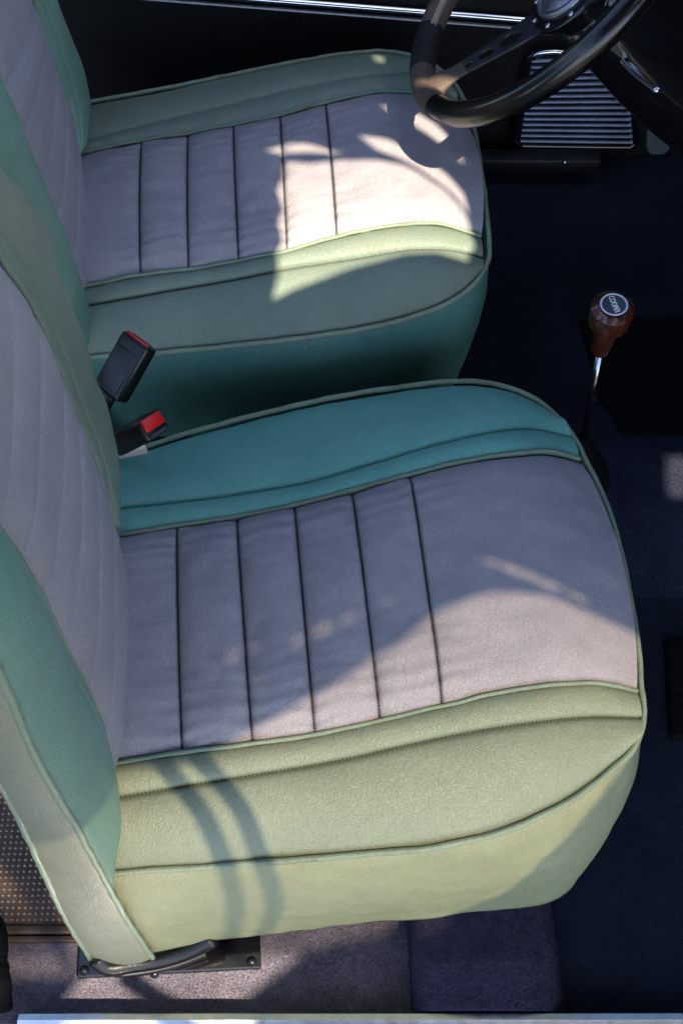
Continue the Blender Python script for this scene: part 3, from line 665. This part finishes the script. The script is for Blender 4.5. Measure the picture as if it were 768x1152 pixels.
# binding ribs
mb = MB()
for t in np.arange(-21, 2, 1.15):
    c_ = wp(t, RW); tt = math.radians(t); tg = -math.sin(tt) * e1 + math.cos(tt) * e2; inw = (wc - c_) / RW
    P = np.array([c_ + (r0 * 1.01) * (math.cos(a_) * inw + math.sin(a_) * wn) for a_ in np.linspace(0, 2 * np.pi, 25)[:-1]]); mb.tube(P, .0009, 5, closed=True)
mb.build('binding_thread', M_NVL, sw)
# spokes
HB = -.036                                                     # hub is dished below the rim plane
def spoke(ts):
    th = math.radians(ts); rd = math.cos(th) * e1 + math.sin(th) * e2; tg = -math.sin(th) * e1 + math.cos(th) * e2
    bm = bmesh.new(); outer = []
    def W(r, s): # half width along spoke
        f = (r - .045) / (.165 - .045); return (.0235 * (1 - f) + .0105 * f)
    prof = [(.040, 1), (.08, 1), (.12, 1), (.150, 1), (.168, 1)]
    poly = [(r, W(r, 0)) for r, _ in prof] + [(r, -W(r, 0)) for r, _ in prof[::-1]]
    holes = [(.078, .0130), (.108, .0098), (.131, .0068)]
    cu = bpy.data.curves.new('c', 'CURVE'); cu.dimensions = '2D'; cu.fill_mode = 'BOTH'; cu.extrude = .0014; cu.bevel_depth = .0003
    def sp_add(pts):
        s_ = cu.splines.new('POLY'); s_.points.add(len(pts) - 1); s_.use_cyclic_u = True
        for i, p_ in enumerate(pts): s_.points[i].co = (*p_, 0, 1)
    sp_add(poly)
    for cx_, hr in holes: sp_add([(cx_ + hr * math.cos(a_) * 1.05, hr * math.sin(a_)) for a_ in np.linspace(0, 2 * np.pi, 33)[:-1]])
    ob = bpy.data.objects.new('t', cu); COL.objects.link(ob); bpy.context.view_layer.update(); me = bpy.data.meshes.new_from_object(ob); bpy.data.objects.remove(ob)
    bm.free()
    for v in me.vertices:
        x, y, z = v.co; f = min(1, max(0, (x - .045) / .12)); h = HB * (1 - f) ** 1.0 - .001
        v.co = Vector(wc + rd * x + tg * y + wn * (h + z))
    me.materials.clear(); me.name = 'spoke'; o = link('spoke', me, M_SPK, sw, smooth=False)
    # leather sleeve where the spoke meets the rim
    sl = MB(); G = []
    for x in np.linspace(.134, .176, 14):
        f = (x - .134) / .042; h = HB * (1 - min(1, (x - .045) / .12)) - .001; ww = W(x, 0) + .0018 + .012 * f ** 2.2; hh = .0035 + .0095 * f ** 1.6
        G.append([wc + rd * x + tg * ww * math.cos(a_) + wn * (h + hh * math.sin(a_)) for a_ in np.linspace(0, 2 * np.pi, 29)[:-1]])
    sl.grid(np.array(G), True); sl.F.append(tuple(range(28))); sl.build('spoke_sleeve', M_TAN if ts == SP else M_RIM, o)
for ts in (SP, SP + 120, SP + 240): spoke(ts)
hc = wc + wn * HB
MB().lathe([(.020, -.030), (.034, -.028), (.036, -.014), (.044, -.010), (.052, -.006), (.054, -.0015), (.054, .001), (.050, .003), (.041, .0035), (.040, .002), (.001, .002)], hc, wn, 64).build('hub_flange', M_BLKG, sw, auto=45)
for i in range(9):
    t = math.radians(i * 40 + 12); c_ = hc + .0468 * (math.cos(t) * e1 + math.sin(t) * e2) + wn * .003
    MB().lathe([(.0034, -.001), (.0034, .0012), (.0022, .0022), (.0015, .0016), (.0003, .0016)], c_, wn, 14).build('hub_bolt', M_CHR, sw)
MB().lathe([(.039, .001), (.039, .006), (.0365, .009), (.034, .0085), (.033, .007), (.030, .0085), (.020, .0125), (.008, .0145), (.0004, .015)], hc, wn, 64).build('horn_push', M_ALD, sw)
# steering column
colm = empty('steering_column', (.5, 1.13, .2), 'glossy black steering column cowl running down to the right behind the wheel', 'steering column')
ca = hc - wn * .028; axd = np.array([.74, .03, -.66]); axd /= np.linalg.norm(axd)
MB().lathe([(.030, -.005), (.036, 0), (.040, .02), (.044, .06), (.050, .12), (.052, .20), (.050, .26), (.040, .30), (.02, .36), (.016, .40)], ca, axd, 48).build('column_cowl', M_BLKG, colm)
s0 = ca + axd * .06; MB().tube(spline([s0 + np.array([0, -.03, .0]), s0 + np.array([.015, -.07, .005]), s0 + np.array([.03, -.11, .015])], 20), np.linspace(.006, .0035, 20), 12).build('stalk', M_CHR, colm)
# pedal
pdl = empty('pedal', (.42, 1.24, .15), 'dim grey rounded pedal pad in the dark below the steering column', 'pedal')
pc = PY(740, 152, 1.25); R = np.stack([np.array([.2, .98, 0]), np.array([.65, -.13, .75]), np.cross([.2, .98, 0], [.65, -.13, .75])], 1)
MB().prism([(.016 * math.copysign(abs(math.cos(t)) ** .6, math.cos(t)), .025 * math.copysign(abs(math.sin(t)) ** .6, math.sin(t))) for t in np.linspace(0, 2 * np.pi, 41)[:-1]], .004, pc, cdir(1, 0, 0), cdir(0, .95, .3), np.cross(cdir(1, 0, 0), cdir(0, .95, .3))).build('pedal_pad', M_GRY, pdl, auto=50)
MB().tube([pc + [0, 0, -.005], pc + [.06, 0, .10]], .006, 10).build('pedal_arm', M_BLKM, pdl)

# ------------------------------------------------------------------ unseen panels, panes and tubes added to shape the sunlight
ZR = 1.5; SD = np.array([.4, -.6, 1.0])
def up(P, z=ZR): P = np.array(P, float); return tuple((P + SD * (z - P[2]))[:2])
def u15(L): return [(a_ + .14, b2 - .21) for a_, b2 in L]                       # outline taken at 1.15 m, carried up to the shade panel
def inside(p, poly):
    c = False; n = len(poly)
    for i in range(n):
        (x1, y1), (x2, y2) = poly[i][:2], poly[i - 1][:2]
        if (y1 > p[1]) != (y2 > p[1]) and p[0] < (x2 - x1) * (p[1] - y1) / (y2 - y1) + x1: c = not c
    return c
def plate(name, polys, z, th, m, parent=None):
    """flat panel: the first outline with the others cut out of it"""
    from mathutils.geometry import delaunay_2d_cdt
    V = []; E_ = []
    for pts in polys:
        b = len(V); V += [Vector((float(q[0]), float(q[1]))) for q in pts]; E_ += [(b + i, b + (i + 1) % len(pts)) for i in range(len(pts))]
    v, e, f, *_ = delaunay_2d_cdt(V, E_, [], 0, 1e-6)
    keep = []
    for t in f:
        c = sum((v[i] for i in t), Vector((0, 0))) / len(t)
        if inside(c, polys[0]) and not any(inside(c, h) for h in polys[1:]): keep.append(tuple(t))
    bm = bmesh.new(); bv = [bm.verts.new((q[0], q[1], z - th)) for q in v]
    for t in keep: bm.faces.new([bv[i] for i in t])
    bmesh.ops.delete(bm, geom=[q for q in bm.verts if not q.link_faces], context='VERTS')
    r = bmesh.ops.extrude_face_region(bm, geom=list(bm.faces)[:])
    bmesh.ops.translate(bm, verts=[g for g in r['geom'] if isinstance(g, bmesh.types.BMVert)], vec=(0, 0, 2 * th))
    me = bpy.data.meshes.new(name); bm.to_mesh(me); bm.free(); return link(name, me, m, parent, smooth=False)
def sm2(P, n=60): return [tuple(q[:2]) for q in spline(np.array([(a_, b2, 0) for a_, b2 in P]), n)]
edgeA = sm2(u15([(-.45, -.30), (-.05, -.27), (.044, -.223), (.078, -.195), (.11, -.175), (.22, -.158), (.266, -.127), (.373, -.055), (.43, -.012), (.473, .005), (.528, -.002), (.57, -.018), (.61, -.036), (.68, -.07)]), 90)
shade_outer = edgeA + [(1.7, -.28), (1.7, 1.0), (.62, 1.0), (.60, .95), (-.6, .95)]
def hole(L, z=.31): return [up(PZ(a_, b2, z)) for a_, b2 in L]
H1 = hole([(311, 336), (340, 322), (400, 300), (460, 284), (500, 281), (540, 288), (552, 270), (545, 250), (537, 238), (520, 222), (500, 208), (475, 196), (450, 186), (420, 182), (375, 181), (345, 186), (318, 183), (317, 200), (309, 215), (318, 235), (311, 250), (319, 268), (312, 285), (317, 300)])
H2 = hole([(398, 154), (430, 158), (470, 172), (505, 192), (530, 213), (540, 236), (522, 218), (490, 200), (455, 184), (420, 172)])
H3 = hole([(425, 119), (455, 121), (490, 136), (520, 160), (530, 180), (500, 160), (465, 142), (440, 131)])
H4 = hole([(288, 173), (305, 168), (318, 163), (340, 163), (370, 170), (398, 174), (370, 176), (340, 176), (318, 176)])
def slit(L, w_):
    P = spline(np.array([(*up(PZ(a_, b2, .325)), 0) for a_, b2 in L]), 14); out = []; q = len(P)
    for k_, sg in [(range(q), 1), (range(q - 1, -1, -1), -1)]:
        for i in k_: out.append((P[i][0], P[i][1] + sg * w_ / 2 * math.sin(math.pi * (i + .5) / q) * (1 + .5 * math.sin(i * 2.1))))
    return out
HS = [slit([(535, 626), (600, 650), (650, 668), (708, 696)], .0075), slit([(528, 628), (570, 636), (625, 656)], .008), slit([(600, 665), (650, 682), (690, 702)], .005),
      slit([(215, 778), (262, 742), (318, 722)], .009), slit([(300, 742), (360, 712), (430, 684)], .010), slit([(240, 800), (300, 768), (345, 745)], .007), slit([(380, 706), (440, 676), (490, 652)], .007)]
HT = [up(PZ(a_, b2, .056)) for a_, b2 in [(751, 512), (775, 510), (785, 562), (752, 560), (749, 535)]]
H5 = u15([(.384, .770), (.398, .770), (.399, .795), (.385, .795)])
shade_panel = plate('cut_shade_panel', [shade_outer, H1, H2, H3, H4, H5, HT] + HS, ZR, .004, M_VNL); tag(shade_panel, kind='structure')  # added unseen panel, openings cut where sun patches should fall
front_shade = plate('front_shade_panel', [u15([(.64, -.01), (.66, -.05), (.640, -.13), (.605, -.19), (.586, -.231), (.57, -.285), (.562, -.339), (.542, -.395), (.50, -.425), (.423, -.440), (.358, -.485), (.337, -.53), (.337, -.75), (1.5, -.75), (1.5, .0)])], ZR - .012, .004, M_VNL); tag(front_shade, kind='structure')  # added unseen panel, outline cut to shade skirt corner and floor
filter_pane = plate('sun_filter_pane', [u15([(-.5, -.20), (.10, -.10), (.40, .06), (.9, .06), (.9, -.46), (.36, -.470), (.25, -.468), (.207, -.482), (.165, -.53), (-.5, -.53)])], ZR + .03, .0015, M_GLS); tag(filter_pane, kind='structure')  # added unseen pane that weakens the sun on the near seat
band = plate('sun_filter_strip', [u15([(-.5, -.418), (.10, -.418), (.168, -.446), (.19, -.47), (.17, -.484), (-.5, -.484)])], ZR + .05, .0015, M_GL2); tag(band, kind='structure')  # added unseen strip that dims the sun on the left carpet
sill_shade = plate('sill_shade_strip', [u15([(-.5, -.482), (.19, -.482), (.160, -.53), (-.5, -.53)])], ZR + .012, .004, M_VNL); tag(sill_shade, kind='structure')  # added unseen strip that shades the floor next to the sill
seat_shade = plate('seat_shade_strip', [u15([(.02, -.25), (.05, -.25), (.088, -.288), (.122, -.345), (.152, -.405), (.163, -.45), (.150, -.438), (.084, -.350), (.05, -.31), (.0, -.28)])], ZR - .03, .003, M_VNL); tag(seat_shade, kind='structure')  # added unseen strip that shades the floor behind the near backrest
mb = MB()
def shadow_tube(L, r):
    mb.tube(spline([np.array([*up(p_, 1.1), 1.1]) for p_ in L], 40), r, 10)
def sk(a_, b2): return PS(a_, b2, .262, 0)
shadow_tube([PZ(166, 838, .31), PZ(190, 868, .30), PZ(222, 908, .285), PZ(247, 960, .266), sk(256, 1000), sk(246, 1052)], .0085)
shadow_tube([PZ(196, 828, .31), PZ(232, 862, .30), PZ(268, 908, .285), PZ(290, 960, .266), sk(300, 1003), sk(284, 1045)], .0085)
shadow_tube([PZ(140, 1096, 0), PZ(165, 1114, 0), PZ(212, 1143, 0)], .010)
tag(mb.build('shadow_tubes', M_BLKM), kind='structure')  # added unseen tubes that cast curved shadows on seat and carpet
tag(MB().add([(-40, -40, -.35), (40, -40, -.35), (40, 40, -.35), (-40, 40, -.35)], [(0, 1, 2, 3)]).build('ground', simple('dark_asphalt', (.03, .03, .032), .9), smooth=False), kind='structure')

# ------------------------------------------------------------------ light
S = np.array([.4, -.6, 1.0]); S /= np.linalg.norm(S)
sd = bpy.data.lights.new('sun', 'SUN'); sd.energy = 3.9; sd.angle = math.radians(.5); sd.color = (1.0, .865, .64)
so = bpy.data.objects.new('sun', sd); COL.objects.link(so); so.rotation_euler = Vector(S).to_track_quat('Z', 'Y').to_euler()
w = bpy.data.worlds.new('World'); sc.world = w; w.use_nodes = True; nt = w.node_tree
sky = nt.nodes.new('ShaderNodeTexSky'); sky.sky_type = 'NISHITA'; sky.sun_disc = False
sky.sun_elevation = math.asin(S[2]); sky.sun_rotation = math.atan2(S[0], S[1])
bg = nt.nodes['Background']; bg.inputs[1].default_value = .12; nt.links.new(sky.outputs[0], bg.inputs[0])
sc.view_settings.view_transform = 'Standard'; sc.view_settings.look = 'None'; sc.view_settings.exposure = 1.85; sc.view_settings.gamma = 1
